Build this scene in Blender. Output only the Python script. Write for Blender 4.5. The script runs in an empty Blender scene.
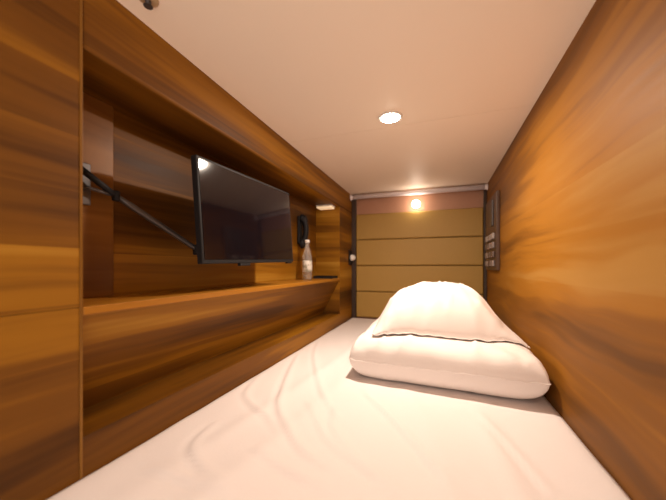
import bpy, bmesh, math, random
from mathutils import Vector, Matrix, noise
C = bpy.context.scene
col = C.collection
R = math.radians

# ---------------------------------------------------------------- camera
F = 300.0                                   # focal length in pixels of a 666 px wide frame
YAW = math.atan(105 / F)
cam = bpy.data.cameras.new('camera')
camo = bpy.data.objects.new('camera', cam)
col.objects.link(camo)
cam.sensor_width = 36
cam.lens = 36 * F / 666
cam.shift_y = 17 / 666
cam.clip_start = 0.01
cam.dof.use_dof = True
cam.dof.focus_distance = 1.1
cam.dof.aperture_fstop = 1.9
camo.location = (0, 0, 0)
camo.rotation_euler = (R(90), 0, YAW)
C.camera = camo

# ---------------------------------------------------------------- world: dim warm corridor light through the open foot end
w = bpy.data.worlds.new('world')
C.world = w
w.use_nodes = True
w.node_tree.nodes['Background'].inputs[0].default_value = (1.0, 0.83, 0.70, 1)
w.node_tree.nodes['Background'].inputs[1].default_value = 1.6

C.view_settings.view_transform = 'Standard'
C.view_settings.look = 'None'
C.view_settings.gamma = 1
C.view_settings.use_curve_mapping = False
C.view_settings.exposure = 0.10

# ---------------------------------------------------------------- measures (metres, eye level is z = 0)
XL, XR, ZC, ZB, YE, Y0 = -.705, .347, .62, -.438, 2.53, -.12
XN = -.90                                    # back of the niche
ZS, ZST = .463, -.084                        # niche soffit, shelf top
YN0, YN1 = .42, 2.17                         # niche start and end
LAMP = (-.186, 1.25)

# ---------------------------------------------------------------- materials
def new_mat(name):
    m = bpy.data.materials.new(name); m.use_nodes = True
    nt = m.node_tree; b = nt.nodes['Principled BSDF']
    return m, nt, b

def plain(name, c, rough=.5, metal=0, spec=.5, bump=0, scale=60, var=.06):
    m, nt, b = new_mat(name)
    N, L = nt.nodes, nt.links
    tc = N.new('ShaderNodeTexCoord'); nz = N.new('ShaderNodeTexNoise')
    nz.inputs['Scale'].default_value = scale; nz.inputs['Detail'].default_value = 4
    L.new(tc.outputs['Object'], nz.inputs['Vector'])
    mx = N.new('ShaderNodeMix'); mx.data_type = 'RGBA'
    mx.inputs['A'].default_value = (*[x * (1 - var) for x in c], 1)
    mx.inputs['B'].default_value = (*[min(1, x * (1 + var)) for x in c], 1)
    L.new(nz.outputs['Fac'], mx.inputs['Factor'])
    L.new(mx.outputs['Result'], b.inputs['Base Color'])
    b.inputs['Roughness'].default_value = rough
    b.inputs['Metallic'].default_value = metal
    b.inputs['Specular IOR Level'].default_value = spec
    if bump:
        bp = N.new('ShaderNodeBump'); bp.inputs['Strength'].default_value = bump
        bp.inputs['Distance'].default_value = .002
        L.new(nz.outputs['Fac'], bp.inputs['Height']); L.new(bp.outputs['Normal'], b.inputs['Normal'])
    return m

def glow(name, c, s):
    m, nt, b = new_mat(name)
    b.inputs['Base Color'].default_value = (.9, .88, .84, 1)
    b.inputs['Emission Color'].default_value = (*c, 1)
    b.inputs['Emission Strength'].default_value = s
    return m

def wood(name, stops, wave=.05, along=.9, across=9.0, plank=.14, rough=.38, tone=.5, dist=1.0):
    """Walnut laminate: UV.x runs along the grain, UV.y across it, both in metres."""
    m, nt, b = new_mat(name)
    N, L = nt.nodes, nt.links
    def math_(op, a, c=None):
        n = N.new('ShaderNodeMath'); n.operation = op
        for i, v in enumerate((a, c)):
            if v is None: continue
            if isinstance(v, (int, float)): n.inputs[i].default_value = v
            else: L.new(v, n.inputs[i])
        return n.outputs[0]
    uv = N.new('ShaderNodeUVMap'); uv.uv_map = 'UVMap'
    sp = N.new('ShaderNodeSeparateXYZ'); L.new(uv.outputs[0], sp.inputs[0])
    def nz(sx, sy, detail, off, rgh=.5):
        mp = N.new('ShaderNodeMapping'); L.new(uv.outputs[0], mp.inputs['Vector'])
        mp.inputs['Scale'].default_value = (sx, sy, 1); mp.inputs['Location'].default_value = (off, off * 1.7, 0)
        n = N.new('ShaderNodeTexNoise'); n.noise_dimensions = '2D'
        n.inputs['Scale'].default_value = 1; n.inputs['Detail'].default_value = detail
        n.inputs['Roughness'].default_value = rgh
        L.new(mp.outputs[0], n.inputs['Vector']); return n.outputs['Fac']
    # warp across the grain so that the figure wanders like cathedral grain
    warp = math_('MULTIPLY', math_('SUBTRACT', nz(1.6, 2.4, 2, 3.3), .5), wave)
    vy = math_('ADD', sp.outputs['Y'], warp)
    cmb = N.new('ShaderNodeCombineXYZ')
    L.new(math_('MULTIPLY', sp.outputs['X'], along), cmb.inputs[0]); L.new(math_('MULTIPLY', vy, across), cmb.inputs[1])
    big = N.new('ShaderNodeTexNoise'); big.noise_dimensions = '2D'
    big.inputs['Scale'].default_value = 1; big.inputs['Detail'].default_value = 3; big.inputs['Distortion'].default_value = .25 * dist
    L.new(cmb.outputs[0], big.inputs['Vector'])
    cmb2 = N.new('ShaderNodeCombineXYZ')
    L.new(math_('MULTIPLY', sp.outputs['X'], 2.2), cmb2.inputs[0]); L.new(math_('MULTIPLY', vy, 55), cmb2.inputs[1])
    fine = N.new('ShaderNodeTexNoise'); fine.noise_dimensions = '2D'
    fine.inputs['Scale'].default_value = 1; fine.inputs['Detail'].default_value = 5
    L.new(cmb2.outputs[0], fine.inputs['Vector'])
    # veneer leaves of slightly different tone
    leaf = math_('FLOOR', math_('DIVIDE', math_('ADD', sp.outputs['Y'], 5.03), plank))
    wn = N.new('ShaderNodeTexWhiteNoise'); wn.noise_dimensions = '1D'; L.new(leaf, wn.inputs['W'])
    a = math_('MULTIPLY', math_('SUBTRACT', big.outputs['Fac'], .5), 1.9)
    f = math_('MULTIPLY', math_('SUBTRACT', fine.outputs['Fac'], .5), .28)
    t = math_('MULTIPLY', math_('SUBTRACT', wn.outputs['Value'], .5), tone)
    s = math_('ADD', math_('ADD', math_('ADD', a, f), t), .5)
    cr = N.new('ShaderNodeValToRGB'); cr.color_ramp.interpolation = 'EASE'
    while len(cr.color_ramp.elements) < len(stops): cr.color_ramp.elements.new(.5)
    for e, (p, c) in zip(cr.color_ramp.elements, stops): e.position = p; e.color = (*c, 1)
    L.new(s, cr.inputs[0]); L.new(cr.outputs[0], b.inputs['Base Color'])
    rr = math_('ADD', math_('MULTIPLY', fine.outputs['Fac'], .12), rough - .06)
    L.new(rr, b.inputs['Roughness'])
    bp = N.new('ShaderNodeBump'); bp.inputs['Strength'].default_value = .08; bp.inputs['Distance'].default_value = .001
    L.new(fine.outputs['Fac'], bp.inputs['Height']); L.new(bp.outputs['Normal'], b.inputs['Normal'])
    b.inputs['Specular IOR Level'].default_value = .22
    return m

WST = [(0.0, (.065, .022, .001)), (.35, (.155, .057, .003)), (.62, (.29, .120, .006)), (1.0, (.44, .22, .025))]
M_left = wood('walnut_left', WST, wave=.03, along=.45, across=7, tone=.5, plank=.1155, dist=.4, rough=.52)
M_right = wood('walnut_right', [(0.0, (.13, .050, .006)), (.35, (.23, .088, .008)), (.62, (.345, .140, .012)), (1.0, (.40, .20, .04))], wave=.09, along=.55, across=6.5, tone=.28, dist=.7, rough=.55)
M_edge = wood('walnut_edge', [(0, (.19, .08, .010)), (1, (.28, .13, .022))], tone=.1)
M_band = plain('valance_brown', (.50, .26, .16), .45)
M_dark = plain('dark_trim', (.05, .028, .018), .45)
M_ceil = plain('ceiling_cream', (.95, .82, .69), .55, var=.01, scale=8)
M_seam = plain('ceiling_seam', (.62, .50, .38), .6)
M_sheet = plain('white_cotton', (.85, .785, .765), .9, spec=.15, bump=.15, scale=220, var=.02)
M_pil = plain('white_pillowcase', (.87, .80, .765), .9, spec=.15, bump=.15, scale=220, var=.02)
M_head = plain('tan_leather', (.43, .255, .055), .55, bump=.2, scale=120)
M_groove = plain('tan_leather_seam', (.30, .18, .05), .7)
M_rod = plain('pale_enamel', (.92, .86, .90), .3)
M_steel = plain('grey_steel', (.10, .09, .09), .35, metal=.6)
M_black = plain('black_plastic', (.010, .009, .010), .6, spec=.25)
M_white = plain('white_plastic', (.82, .80, .76), .4)
M_base = plain('bed_base', (.20, .10, .04), .6)

# ---------------------------------------------------------------- mesh helpers
def BM(): return bmesh.new()

def box(bm, a, b, bev=0, mi=0):
    vs = [bm.verts.new((x, y, z)) for x in (a[0], b[0]) for y in (a[1], b[1]) for z in (a[2], b[2])]
    fs = [(0, 1, 3, 2), (4, 6, 7, 5), (0, 4, 5, 1), (2, 3, 7, 6), (0, 2, 6, 4), (1, 5, 7, 3)]
    fs = [bm.faces.new([vs[i] for i in f]) for f in fs]
    for f in fs: f.material_index = mi
    if bev:
        es = list({e for f in fs for e in f.edges})
        r = bmesh.ops.bevel(bm, geom=es, offset=bev, segments=3, affect='EDGES', profile=.5)
        for f in r['faces']: f.material_index = mi
    return vs

def prism(bm, prof, y0, y1, mi=0):
    """profile of (x, z) extruded along y"""
    a = [bm.verts.new((x, y0, z)) for x, z in prof]; b = [bm.verts.new((x, y1, z)) for x, z in prof]
    n = len(prof)
    fs = [bm.faces.new(a), bm.faces.new(b[::-1])]
    for i in range(n):
        j = (i + 1) % n; fs.append(bm.faces.new((a[j], a[i], b[i], b[j])))
    for f in fs: f.material_index = mi

def frame(d):
    d = Vector(d).normalized()
    u = d.orthogonal().normalized(); return u, d.cross(u)

def tube(bm, pts, r, seg=16, mi=0, cap=True):
    pts = [Vector(p) for p in pts]; rings = []
    rs = r if isinstance(r, (list, tuple)) else [r] * len(pts)
    u = None
    for i, p in enumerate(pts):
        d = (pts[min(i + 1, len(pts) - 1)] - pts[max(i - 1, 0)]).normalized()
        if u is None: u = d.orthogonal().normalized()
        u = (u - d * u.dot(d)).normalized(); v = d.cross(u)
        rings.append([bm.verts.new(p + (u * math.cos(t) + v * math.sin(t)) * rs[i]) for t in [2 * math.pi * k / seg for k in range(seg)]])
    for a, b in zip(rings, rings[1:]):
        for k in range(seg):
            f = bm.faces.new((a[k], a[(k + 1) % seg], b[(k + 1) % seg], b[k])); f.smooth = True; f.material_index = mi
    if cap:
        for rg in (rings[0][::-1], rings[-1]):
            f = bm.faces.new(rg); f.material_index = mi

def lathe(bm, o, axis, prof, seg=28, mi=0):
    """prof = [(distance along axis, radius)]"""
    o = Vector(o); ax = Vector(axis).normalized(); u, v = frame(ax); rings = []
    for h, r in prof:
        c = o + ax * h
        rings.append([bm.verts.new(c + (u * math.cos(t) + v * math.sin(t)) * max(r, 1e-5)) for t in [2 * math.pi * k / seg for k in range(seg)]])
    for a, b in zip(rings, rings[1:]):
        for k in range(seg):
            f = bm.faces.new((a[k], a[(k + 1) % seg], b[(k + 1) % seg], b[k])); f.smooth = True; f.material_index = mi
    for rg in (rings[0][::-1], rings[-1]):
        f = bm.faces.new(rg); f.material_index = mi

def auto_uv(bm, off=(0, 0), grain='y'):
    uvl = bm.loops.layers.uv.new('UVMap') if not bm.loops.layers.uv else bm.loops.layers.uv[0]
    for f in bm.faces:
        n = f.normal
        for l in f.loops:
            p = l.vert.co
            if grain == 'z': u, v = p.z, p.x + p.y
            elif abs(n.y) > .8: u, v = p.x, p.z
            elif abs(n.z) > .9: u, v = p.y, p.x + .31
            else: u, v = p.y, p.z + (p.x if abs(n.z) > .2 else 0)
            l[uvl].uv = (u + off[0], v + off[1])

def obj(name, bm, mats, parent=None, loc=None, smooth=False, off=(0, 0), grain='y', autos=False):
    bmesh.ops.recalc_face_normals(bm, faces=bm.faces)
    bm.normal_update()
    auto_uv(bm, off, grain)
    o_ = Vector(loc) if loc is not None else (parent['_o'] if parent is not None and '_o' in parent else Vector((0, 0, 0)))
    o_ = Vector(o_)
    for v in bm.verts: v.co -= o_
    if smooth:
        for f in bm.faces: f.smooth = True
    me = bpy.data.meshes.new(name); bm.to_mesh(me); bm.free()
    for m in (mats if isinstance(mats, (list, tuple)) else [mats]): me.materials.append(m)
    o = bpy.data.objects.new(name, me); col.objects.link(o)
    if parent is not None:
        o.parent = parent; base = Vector(parent['_o']); o.location = o_ - base
    else: o.location = o_
    o['_o'] = tuple(o_)
    return o

def tag(o, label, cat, group=None):
    o['label'] = label; o['category'] = cat
    if group: o['group'] = group
    return o

def struct(name, bm, m, **k):
    o = obj(name, bm, m, **k); o['kind'] = 'structure'; return o

def thing(name, label, cat, loc, group=None):
    o = bpy.data.objects.new(name, None); col.objects.link(o); o.location = loc; o['_o'] = tuple(loc)
    o.empty_display_size = .05
    return tag(o, label, cat, group)

# ================================================================ THE ROOM
T = .05
# left wall: foot panel, fascia over the niche, niche lining, leaning panel under the shelf, ledge, low wall
bm = BM()
box(bm, (-.96, Y0, ZST), (XL, YN0, ZC + T)); box(bm, (-.96, Y0, -.72), (XL, YN0, ZST - .001))
box(bm, (-.96, YN0, ZS), (XL, YE, ZC + T), bev=.009)              # fascia
box(bm, (-.96, YN0, ZST - .02), (XN, YN1, ZS))                    # niche back
box(bm, (-.96, YN1, -.357), (XL, YE, ZS))                         # far pillar
prism(bm, [(XL - .004, ZST - .0185), (-.843, -.358), (-.96, -.358), (-.96, ZST - .0185)], YN0, YN1)
box(bm, (-.96, YN0, -.72), (XL, YE, -.358))                       # ledge and low wall
WL = struct('wall_left', bm, M_left, off=(0, .013))
# light edge band down the foot panel and a batten in the near end of the niche
bm = BM(); box(bm, (XL - .001, YN0 - .0045, -.72), (XL + .0018, YN0 + .001, ZC), bev=.001)
struct('trim_1', bm, M_edge, grain='z')
bm = BM(); box(bm, (XN, YN0, ZST), (XN + .014, .61, ZS), bev=.002)
struct('trim_2', bm, wood('walnut_batten', [(0, (.13, .048, .008)), (1, (.28, .12, .025))], tone=.2), off=(.4, .3))
# right wall
bm = BM(); box(bm, (XR, Y0, -.72), (XR + T, YE + T, ZC + T))
struct('wall_right', bm, M_right, off=(.3, .9))
# far wall
bm = BM(); box(bm, (-.96, YE, -.72), (XR, YE + T, ZC + T))
struct('wall_back', bm, M_band)
bm = BM(); box(bm, (XL, YE - .03, -.44), (XL + .038, YE, ZC - .002), bev=.003); struct('trim_3', bm, M_dark)
bm = BM(); box(bm, (XR - .022, YE - .03, -.44), (XR, YE, ZC - .002), bev=.003); struct('trim_4', bm, M_dark)
# ceiling boards with two faint joints
bm = BM()
js = [Y0, 1.336, YE]
for a, b in zip(js, js[1:]): box(bm, (XL, a + .0012, ZC), (XR, b - .0012, ZC + .02), mi=0)
box(bm, (XL, Y0, ZC + .002), (XR, YE, ZC + .05), mi=1)
struct('ceiling', bm, [M_ceil, M_seam])
bm = BM(); box(bm, (-.96, Y0, -.77), (XR + T, YE + T, -.72)); struct('floor', bm, M_base)

# ================================================================ BED
def ridge(x, y, x0, y0, x1, y1, w, h, bend=0):
    d = Vector((x1 - x0, y1 - y0)); L_ = d.length; d /= L_
    px, py = x - x0, y - y0
    t = (px * d.x + py * d.y) / L_; s = -px * d.y + py * d.x + bend * math.sin(math.pi * min(1, max(0, t)))
    e = max(0, min(1, (t + .12) / .25)) * max(0, min(1, (1.12 - t) / .25))
    return h * e * math.exp(-(s / w) ** 2)

RID = [(-.55, .5, -.45, 2.1, .03, .004, .05), (.05, .3, -.12, 1.12, .03, .003, .04), (.25, .25, .12, 1.0, .03, .004, -.03), (-.45, .3, -.35, 1.6, .035, .004, .05)]
# long soft creases in the sheet, as points on the bed: a pulled-up fold with a hollow beside it
CREASES = [
    ([(-0.681, 1.4), (-0.612, 1.178), (-0.536, 0.963), (-0.469, 0.816), (-0.381, 0.71), (-0.301, 0.639), (-0.219, 0.599)], 0.012, 0.0085),
    ([(-0.68, 1.669), (-0.587, 1.376), (-0.417, 1.024), (-0.333, 0.892), (-0.236, 0.772)], 0.011, 0.006),
    ([(-0.266, 1.057), (-0.226, 0.992), (-0.13, 0.865), (-0.04, 0.731), (0.022, 0.626)], 0.01, 0.006),
    ([(-0.693, 1.083), (-0.642, 0.889), (-0.549, 0.802), (-0.459, 0.749), (-0.378, 0.673)], 0.012, 0.0055),
    ([(-0.603, 0.699), (-0.576, 0.581), (-0.485, 0.516), (-0.395, 0.486)], 0.012, 0.006),
    ([(-0.314, 0.937), (-0.283, 0.782), (-0.21, 0.687), (-0.113, 0.614)], 0.012, 0.005),
    ([(-0.413, 0.902), (-0.27, 0.71), (-0.159, 0.63), (-0.069, 0.586)], 0.013, 0.005),
    ([(0.093, 1.006), (0.148, 0.857), (0.188, 0.719), (0.2, 0.673)], 0.012, 0.004),
    ([(-0.425, 0.612), (-0.294, 0.566), (-0.196, 0.542)], 0.014, 0.005),
    ([(-0.607, 0.473), (-0.501, 0.478), (-0.372, 0.472)], 0.014, 0.005),
]
def smooth(pts, k=6):
    out = []
    for i in range(len(pts) - 1):
        p0, p1, p2, p3 = [Vector(pts[max(0, min(len(pts) - 1, i + d))]) for d in (-1, 0, 1, 2)]
        for a in range(k):
            t = a / k
            out.append(.5 * (2 * p1 + (p2 - p0) * t + (2 * p0 - 5 * p1 + 4 * p2 - p3) * t * t + (3 * p1 - p0 - 3 * p2 + p3) * t ** 3))
    return out + [Vector(pts[-1])]
CR = [(smooth(p), w_, h_) for p, w_, h_ in CREASES]
def crease(x, y, pts, w_, h_):
    best = None; n_ = len(pts) - 1; q = Vector((x, y))
    for i in range(n_):
        a, b = pts[i], pts[i + 1]; d = b - a; t = (q - a).dot(d) / d.length_squared
        tc = max(0, min(1, t)); e = q - a - d * tc; l = e.length
        if best is None or l < best[0]: best = (l, (1 if d.x * e.y - d.y * e.x > 0 else -1), (i + tc) / n_)
    l, sg, t = best
    if l > w_ * 5: return 0
    e = math.sin(math.pi * min(1, max(0, t))) ** .6
    if t in (0, 1): e = 0
    sd = l * sg
    return h_ * e * (math.exp(-((sd - w_ * .7) / w_) ** 2) - .75 * math.exp(-((sd + w_ * .7) / (w_ * .7)) ** 2))
def bed_z(x, y):
    z = ZB
    for r in RID: z += 1.5 * ridge(x, y, *r)
    for c_ in CR: z += crease(x, y, *c_)
    z += .004 * noise.noise((x * 3, y * 1.5, .3)) + .0018 * noise.noise((x * 14 + y * 5, y * 6, 1.7))
    e = min(x - XL, XR - x)
    z -= .006 * math.exp(-(e / .012) ** 1.3)
    return z

bed = thing('bed', 'built-in single bed with a wrinkled white fitted sheet, filling the floor between the wooden walls', 'bed', (-.18, 1.2, -.72))
bm = BM(); box(bm, (XL + .003, Y0 + .01, -.72), (XR - .003, YE - .005, -.60)); obj('bed_base', bm, M_base, bed)
bm = BM(); box(bm, (XL + .004, Y0 + .01, -.60), (XR - .004, YE - .034, -.49), bev=.02); obj('mattress', bm, M_white, bed)
bm = BM()
nx, ny = 110, 240
gx = [XL + .0015 + (XR - XL - .003) * i / nx for i in range(nx + 1)]
gy = [Y0 + (YE - .036 - Y0) * j / ny for j in range(ny + 1)]
gv = [[bm.verts.new((x, y, bed_z(x, y))) for y in gy] for x in gx]
for i in range(nx):
    for j in range(ny): bm.faces.new((gv[i][j], gv[i + 1][j], gv[i + 1][j + 1], gv[i][j + 1]))
# sides of the sheet pulled down over the mattress
bd = [e for e in bm.edges if e.is_boundary]
r = bmesh.ops.extrude_edge_only(bm, edges=bd)
for v in [g for g in r['geom'] if isinstance(g, bmesh.types.BMVert)]: v.co.z = -.58
obj('fitted_sheet', bm, M_sheet, bed, smooth=True)

def cushion(name, label, X0, X1, YA, YB, up, down, base, seamf, wr, seed, pull=.05, n=72, peak=None, ex=4.0, turn=0, flat=.5, shear=0):
    """closed pillow: top and bottom skins meeting in a seam; base(x,y) is what it lies on"""
    cx, cy = (X0 + X1) / 2, (YA + YB) / 2; hw, hd = (X1 - X0) / 2, (YB - YA) / 2
    th = thing(name, label, 'pillow', (cx, cy, base(cx, cy)), 'pillows stacked at the head of the bed')
    bm = BM()
    def pt(s, t, side):
        x = s * hw * (1 - pull * (1 - t * t)); y = t * hd * (1 - pull * (1 - s * s)) - shear * x
        # round the corners off a little
        k = 1 - .045 * (s * s * t * t); x *= k; y *= k
        a = max(0, (1 - abs(s) ** ex) * (1 - abs(t) ** ex))
        h = a ** flat
        X = cx + x * math.cos(turn) - y * math.sin(turn); Y = cy + x * math.sin(turn) + y * math.cos(turn)
        b0 = base(X, Y); sm = b0 + seamf(s, t)
        q = noise.noise((X * 6 + seed, Y * 6, seed)) * .5 + noise.noise((X * 13 + Y * 5, Y * 15 + seed, seed)) * .28
        rad = math.atan2(t, s); pk = (abs(s * t)) ** 1.2
        w1 = noise.noise((X * 9 + .8 * Y * seed, Y * 4 - X * 6, seed + 4)); q += .9 * (max(0, 1 - abs(w1) * 7)) * .35
        q += .5 * pk * math.sin(rad * 26 + seed) * .6
        if side > 0:
            z = sm + up * h * (peak(s, t) if peak else 1) + wr * q * min(1, h * 1.6)
        else:
            z = max(b0 + .001, sm - down * h)
        ed = 1 - max(abs(s), abs(t))
        if ed < .03: 
            z += .0015 * math.sin(40 * (s + t))
        return (X, Y, z)
    def prm(i): 
        u = -1 + 2 * i / n
        return math.sin(u * math.pi / 2) * .6 + u * .4
    top = [[bm.verts.new(pt(prm(i), prm(j), 1)) for j in range(n + 1)] for i in range(n + 1)]
    bot = [[(top[i][j] if i in (0, n) or j in (0, n) else bm.verts.new(pt(prm(i), prm(j), -1))) for j in range(n + 1)] for i in range(n + 1)]
    for i in range(n):
        for j in range(n):
            bm.faces.new((top[i][j], top[i + 1][j], top[i + 1][j + 1], top[i][j + 1]))
            bm.faces.new((bot[i][j], bot[i][j + 1], bot[i + 1][j + 1], bot[i + 1][j]))
    obj('pillowcase', bm, M_pil, th, smooth=True)
    # sewn hem running round the seam
    bm = BM(); ring = []
    for i in range(n + 1): ring.append(pt(prm(i), -1, 1))
    for j in range(1, n + 1): ring.append(pt(1, prm(j), 1))
    for i in range(n - 1, -1, -1): ring.append(pt(prm(i), 1, 1))
    for j in range(n - 1, 0, -1): ring.append(pt(-1, prm(j), 1))
    ring.append(ring[0])
    tube(bm, ring, .0016, seg=8, cap=False)
    obj('piping', bm, M_pil, th, smooth=True)
    return th, pt

bb = lambda x, y: bed_z(x, y) + .0015
LX0, LX1, LY0, LY1 = -.345, .337, 1.085, 1.86
def low_seam(s, t): return .078 + .004 * s
def low_up(s, t): return .088 * (1 + .28 * max(0, t)) * (1 - .10 * max(0, s))
low, low_pt = cushion('pillow', 'wide plump white pillow lying flat on the bed sheet, lower of the two', LX0, LX1, LY0, LY1, 1, .085, bb, low_seam, .018, 1.3, pull=.02, ex=9, peak=low_up, flat=.38, shear=.09)
def low_top0(x, y):
    s = max(-1, min(1, (x - (LX0 + LX1) / 2) / ((LX1 - LX0) / 2))); t = max(-1, min(1, (y + .09 * x - (LY0 + LY1) / 2) / ((LY1 - LY0) / 2)))
    a = max(0, (1 - abs(s) ** 9) * (1 - abs(t) ** 9))
    return ZB + .0055 + low_seam(s, t) + low_up(s, t) * a ** .38 + .007
from mathutils.bvhtree import BVHTree
me_ = low.children[0].data; lo_ = Vector(low['_o'])
bvh = BVHTree.FromPolygons([v.co + lo_ for v in me_.vertices], [tuple(p.vertices) for p in me_.polygons])
def low_top(x, y):
    h_ = bvh.ray_cast(Vector((x, y, .5)), Vector((0, 0, -1)))[0]
    return (h_.z if h_ is not None else low_top0(x, y)) + .0045
def hi_peak(s, t):
    ss = max(0, abs(s + .12) - .48)
    return .186 * math.exp(-(ss / .52) ** 2) * (1 - .12 * t) - .020 * math.exp(-((s + .30 - .35 * (t + .9)) / .10) ** 2) * max(0, min(1, .3 - t))
cushion('pillow', 'smaller white pillow heaped on top of the wide flat pillow, its right corner pointed', -.29, .30, 1.205, 1.79, 1, .02,
        low_top, lambda s, t: .0035 + .004 * max(0, -s) * max(0, -t), .022, 7.9, pull=.05, peak=hi_peak, ex=2.6, turn=R(5), flat=.6)

# ================================================================ HEADBOARD
hb = thing('headboard', 'tan upholstered headboard of wide horizontal bands on the far wall behind the pillows', 'headboard', (-.17, YE, -.43))
zs = [.452, .232, .012, -.208, -.43]
bm = BM(); box(bm, (XL + .040, YE - .012, -.43), (XR - .024, YE - .002, .452)); obj('backing_board', bm, M_groove, hb)
for a, b in zip(zs, zs[1:]):
    bm = BM(); box(bm, (XL + .041, YE - .030, b + .003), (XR - .025, YE - .012, a - .003), bev=.008)
    obj('padded_band', bm, M_head, hb, smooth=False)

# ================================================================ ROD
rd = thing('rod', 'thin pale metal rod across the far wall right under the ceiling', 'rod', (-.18, YE - .045, ZC - .028))
bm = BM(); tube(bm, [(XL + .012, YE - .055, ZC - .026), (XR - .012, YE - .055, ZC - .026)], .019, 24); obj('tube', bm, M_rod, rd)
for x, s in ((XL, 1), (XR, -1)):
    bm = BM(); lathe(bm, (x, YE - .055, ZC - .026), (s, 0, 0), [(0, .025), (.004, .025), (.006, .02), (.02, .019), (.022, .016)]); obj('end_socket', bm, M_rod, rd)

# small lit globe on the far wall
gl = thing('wall_light', 'small round lit globe light on far wall under the metal rod', 'light', (-.166, YE, .500))
bm = BM(); lathe(bm, (-.166, YE, .500), (0, -1, 0), [(0, .026), (.012, .026), (.016, .02), (.04, .014)]); obj('socket', bm, M_rod, gl)
bm = BM(); bmesh.ops.create_uvsphere(bm, u_segments=24, v_segments=16, radius=.031, matrix=Matrix.Translation((-.166, YE - .062, .500)))
obj('globe', bm, glow('globe_glow', (1, .86, .70), 24), gl, smooth=True)

# ================================================================ CEILING DOWNLIGHT
dl = thing('downlight', 'round recessed downlight shining in the middle of the cream ceiling', 'ceiling light', (LAMP[0], LAMP[1], ZC))
bm = BM()
lathe(bm, (LAMP[0], LAMP[1], ZC), (0, 0, -1), [(0, .050), (.003, .049), (.005, .045), (.005, .040), (.001, .039)], 40); obj('rim', bm, M_white, dl)
bm = BM(); lathe(bm, (LAMP[0], LAMP[1], ZC - .001), (0, 0, -1), [(0, .039), (.005, .036), (.010, .022), (.012, .002)], 32)
obj('lens', bm, glow('lens_glow', (1, .86, .66), 40), dl)
ld = bpy.data.lights.new('downlight_beam', 'AREA'); ld.shape = 'DISK'; ld.size = .055; ld.energy = 12.4; ld.color = (1, .83, .68)
lo = bpy.data.objects.new('downlight_beam', ld); col.objects.link(lo); lo.parent = dl; lo.location = (0, 0, -.0155)

# sprinkler by the left wall
sk = thing('sprinkler', 'small ceiling sprinkler by the left wall at the top of the photo', 'sprinkler', (-.632, .513, ZC))
bm = BM(); lathe(bm, (-.632, .513, ZC), (0, 0, -1), [(0, .022), (.002, .022), (.004, .016), (.005, .009)]); obj('rose', bm, M_edge if 0 else plain('brass_tan', (.55, .40, .24), .4, metal=.3), sk)
bm = BM(); lathe(bm, (-.632, .513, ZC - .006), (0, 0, -1), [(0, .007), (.005, .006), (.006, .003), (.010, .003), (.011, .010), (.012, .010)]); obj('nozzle', bm, M_steel, sk)

# ================================================================ SHELF AND WHAT STANDS ON IT
bm = BM(); box(bm, (XN, YN0 + .001, ZST - .018), (XL + .004, YN1 - .001, ZST), bev=.0025)
tag(obj('shelf', bm, wood('walnut_shelf', [(0, (.26, .095, .008)), (.5, (.36, .145, .014)), (1, (.44, .20, .03))], tone=.15), off=(.2, .1), loc=(-.8, 1.3, ZST - .018)),
    'long wooden shelf along the bottom of the left wall niche', 'shelf')

def px(u, v, D):
    lat = (u - 333) / F * D; c, s = math.cos(YAW), math.sin(YAW)
    return Vector((lat * c - D * s, lat * s + D * c, (267 - v) / F * D))

# water bottle
bx, by = -.80, 1.78
bt = thing('water_bottle', 'clear plastic water bottle with a silvery label standing on the shelf', 'bottle', (bx, by, ZST))
glass, nt_, b_ = new_mat('clear_plastic')
b_.inputs['Transmission Weight'].default_value = .85; b_.inputs['Roughness'].default_value = .12; b_.inputs['Base Color'].default_value = (.9, .9, .88, 1); b_.inputs['IOR'].default_value = 1.3
bm = BM(); lathe(bm, (bx, by, ZST), (0, 0, 1), [(0, .024), (.004, .030), (.03, .031), (.034, .029), (.038, .031), (.05, .031), (.12, .031), (.13, .0315), (.15, .030), (.190, .021), (.218, .013), (.240, .0125)], 32); obj('body', bm, glass, bt)
bm = BM(); lathe(bm, (bx, by, ZST + .240), (0, 0, 1), [(0, .0155), (.018, .0155), (.02, .013)], 24); obj('cap', bm, M_white, bt)
bm = BM(); lathe(bm, (bx, by, ZST + .055), (0, 0, 1), [(0, .0318), (.001, .0322), (.069, .0322), (.07, .0318)], 32)
lab, nt_, b_ = new_mat('silver_label')
tcn = nt_.nodes.new('ShaderNodeTexCoord'); wv = nt_.nodes.new('ShaderNodeTexNoise'); wv.inputs['Scale'].default_value = 30
crr = nt_.nodes.new('ShaderNodeValToRGB'); crr.color_ramp.elements[0].position = .42; crr.color_ramp.elements[0].color = (.30, .28, .2, 1); crr.color_ramp.elements[1].position = .55; crr.color_ramp.elements[1].color = (.75, .72, .66, 1)
nt_.links.new(tcn.outputs['Object'], wv.inputs['Vector']); nt_.links.new(wv.outputs['Fac'], crr.inputs[0]); nt_.links.new(crr.outputs[0], b_.inputs['Base Color']); b_.inputs['Roughness'].default_value = .35
obj('label_wrap', bm, lab, bt)

# dark flat tray at the far end of the shelf
ty = 2.09
tr = thing('tray', 'flat dark tray lying on the far end of the shelf past the bottle', 'tray', (-.775, ty, ZST))
bm = BM(); box(bm, (-.865, ty - .06, ZST), (-.715, ty + .06, ZST + .006), bev=.002); obj('base', bm, plain('dark_grey_plastic', (.03, .03, .03), .35), tr)
bm = BM()
for a, b in (((-.865, ty - .06), (-.715, ty - .054)), ((-.865, ty + .054), (-.715, ty + .06)), ((-.865, ty - .054), (-.859, ty + .054)), ((-.721, ty - .054), (-.715, ty + .054))):
    box(bm, (*a, ZST + .006), (*b, ZST + .018))
obj('rim', bm, M_black, tr)

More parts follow.
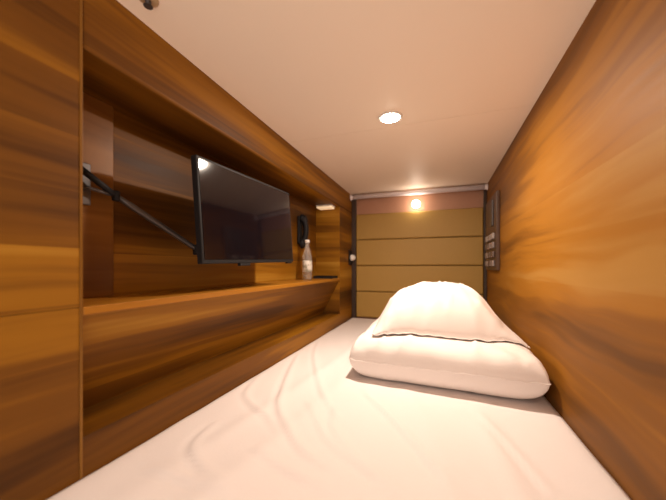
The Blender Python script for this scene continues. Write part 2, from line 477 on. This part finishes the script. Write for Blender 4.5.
# black handset on the niche back
hy, hz = 1.86, .245
hs = thing('handset', 'black handset hanging on the niche wall above the water bottle', 'handset', (XN, hy, hz))
bm = BM(); box(bm, (XN, hy - .028, hz - .09), (XN + .018, hy + .028, hz + .10), bev=.006); obj('cradle', bm, M_black, hs)
bm = BM()
pts = [(XN + .035 + .02 * math.sin(math.pi * k / 12), hy, hz - .085 + .18 * k / 12) for k in range(13)]
tube(bm, pts, [.019 if 2 < k < 10 else .022 for k in range(13)], 16)
obj('grip', bm, M_black, hs, smooth=True)
bm = BM(); lathe(bm, (XN + .018, hy, hz + .085), (1, 0, 0), [(0, .024), (.004, .028), (.022, .026), (.028, .018)]); obj('earpiece', bm, M_black, hs)
bm = BM(); lathe(bm, (XN + .018, hy, hz - .085), (1, 0, 0), [(0, .028), (.004, .034), (.024, .032), (.030, .020)]); obj('mouthpiece', bm, M_black, hs)

# slim light under the soffit at the far end of the niche
nl = thing('niche_light', 'slim pale light fixed under the top of the niche at its far end', 'light', (-.80, 2.12, ZS))
bm = BM(); box(bm, (-.862, 2.075, ZS - .012), (-.738, 2.16, ZS), bev=.002); obj('housing', bm, M_white, nl)
bm = BM(); box(bm, (-.858, 2.073, ZS - .024), (-.742, 2.155, ZS - .012), bev=.004); obj('diffuser', bm, glow('niche_glow', (1, .66, .34), .55), nl)

# white round fitting on the far pillar
ky, kz = 2.44, .078
kn = thing('round_switch', 'small white round switch on a dark plate in the far left corner beside the headboard', 'switch', (XL, ky, kz))
bm = BM(); box(bm, (XL, ky - .035, kz - .062), (XL + .012, ky + .035, kz + .062), bev=.004); obj('plate', bm, M_black, kn)
bm = BM(); lathe(bm, (XL + .012, ky, kz), (1, 0, 0), [(0, .027), (.010, .027), (.022, .024), (.034, .016), (.038, .006)]); obj('button', bm, M_white, kn, smooth=True)

# ================================================================ TELEVISION ON ITS ARM
W_, H_ = .585, .336
ctr = Vector((-.682, 1.022, .185))
tvr = Matrix.Translation(ctr) @ Matrix.Rotation(R(-1.2), 4, 'Z') @ Matrix.Rotation(R(1.5), 4, 'X') @ Matrix.Rotation(R(-3.2), 4, 'Y')
tv = thing('television', 'slim black flat television glossy and switched off in the left wall niche', 'television', (0, 0, 0))
tv.matrix_world = tvr; tv['_o'] = (0, 0, 0)
bm = BM(); box(bm, (-.022, -W_ / 2, -H_ / 2), (0, W_ / 2, H_ / 2), bev=.003); obj('casing', bm, M_black, tv)
bm = BM(); box(bm, (-.045, -W_ * .33, -H_ * .36), (-.022, W_ * .33, H_ * .2), bev=.008); obj('rear_housing', bm, M_black, tv)
scr, nt_, b_ = new_mat('glossy_screen')
b_.inputs['Base Color'].default_value = (.006, .004, .006, 1); b_.inputs['Roughness'].default_value = .07; b_.inputs['Specular IOR Level'].default_value = .7
bm = BM(); box(bm, (0, -W_ / 2 + .009, -H_ / 2 + .013), (.0012, W_ / 2 - .009, H_ / 2 - .009)); obj('screen', bm, scr, tv)
bm = BM(); box(bm, (-.016, -.11, -H_ / 2 - .010), (-.002, -.05, -H_ / 2 + .001), bev=.002); obj('sensor_bump', bm, M_black, tv)
bm = BM(); box(bm, (-.016, .24, -H_ / 2 - .006), (-.002, .28, -H_ / 2 + .001), bev=.002); obj('button_bar', bm, M_black, tv)

ar = thing('monitor_arm', 'thin dark metal arm slanting down from the niche end to the television', 'arm', (XN + .014, .52, .225))
bm = BM(); box(bm, (XN + .014, .475, .165), (XN + .022, .545, .275), bev=.002); obj('wall_plate', bm, M_steel, ar)
A = Vector((-.858, .505, .252)); E = Vector((-.848, .59, .198)); B = Vector((-.79, .83, .06)); V = Vector((-.755, .96, .135))
bm = BM(); tube(bm, [A, E], [.0085, .0085], 12); tube(bm, [Vector((XN + .018, .505, .252)), A], .009, 12); obj('upper_link', bm, M_black, ar)
bm = BM(); tube(bm, [Vector((XN + .02, .515, .208)), Vector((-.862, .53, .207)), E], .0045, 12); obj('strut', bm, M_steel, ar)
bm = BM(); lathe(bm, E - Vector((0, 0, .014)), (0, 0, 1), [(0, .008), (.002, .010), (.026, .010), (.028, .008)], 20); obj('elbow', bm, M_black, ar)
bm = BM(); tube(bm, [E, E.lerp(B, .15), E.lerp(B, .9), B], [.007, .0095, .0085, .007], 14); obj('lower_link', bm, M_steel, ar)
bm = BM(); lathe(bm, B - Vector((0, 0, .018)), (0, 0, 1), [(0, .012), (.002, .015), (.034, .015), (.036, .012)], 20); tube(bm, [B, V], .010, 12); obj('wrist', bm, M_black, ar)
bm = BM(); box(bm, (-.757, .94, .10), (-.7305, 1.04, .20), bev=.003); obj('screen_plate', bm, M_steel, ar)

# ================================================================ PANEL ON THE RIGHT WALL
cp = thing('control_panel', 'narrow dark panel with greyish fittings at the far end of the right wall', 'panel', (XR, 2.24, .24))
bm = BM(); box(bm, (XR - .020, 2.0, -.02), (XR, 2.42, .455), bev=.004); obj('back_plate', bm, plain('umber_plate', (.09, .045, .025), .4), cp)
bm = BM(); box(bm, (XR - .028, 2.10, .26), (XR - .020, 2.20, .42), bev=.002); obj('cover', bm, M_steel, cp)
random.seed(4)
for i in range(3):
    for j in range(4):
        y = 2.05 + i * .11; z = .005 + j * .056
        bm = BM(); box(bm, (XR - .034, y, z), (XR - .022, y + .075, z + .036), bev=.003)
        obj('button', bm, plain('button_grey', random.choice([(.30, .24, .22), (.16, .11, .09), (.42, .36, .33)]), .4), cp)

for o in bpy.data.objects:
    if '_o' in o: del o['_o']
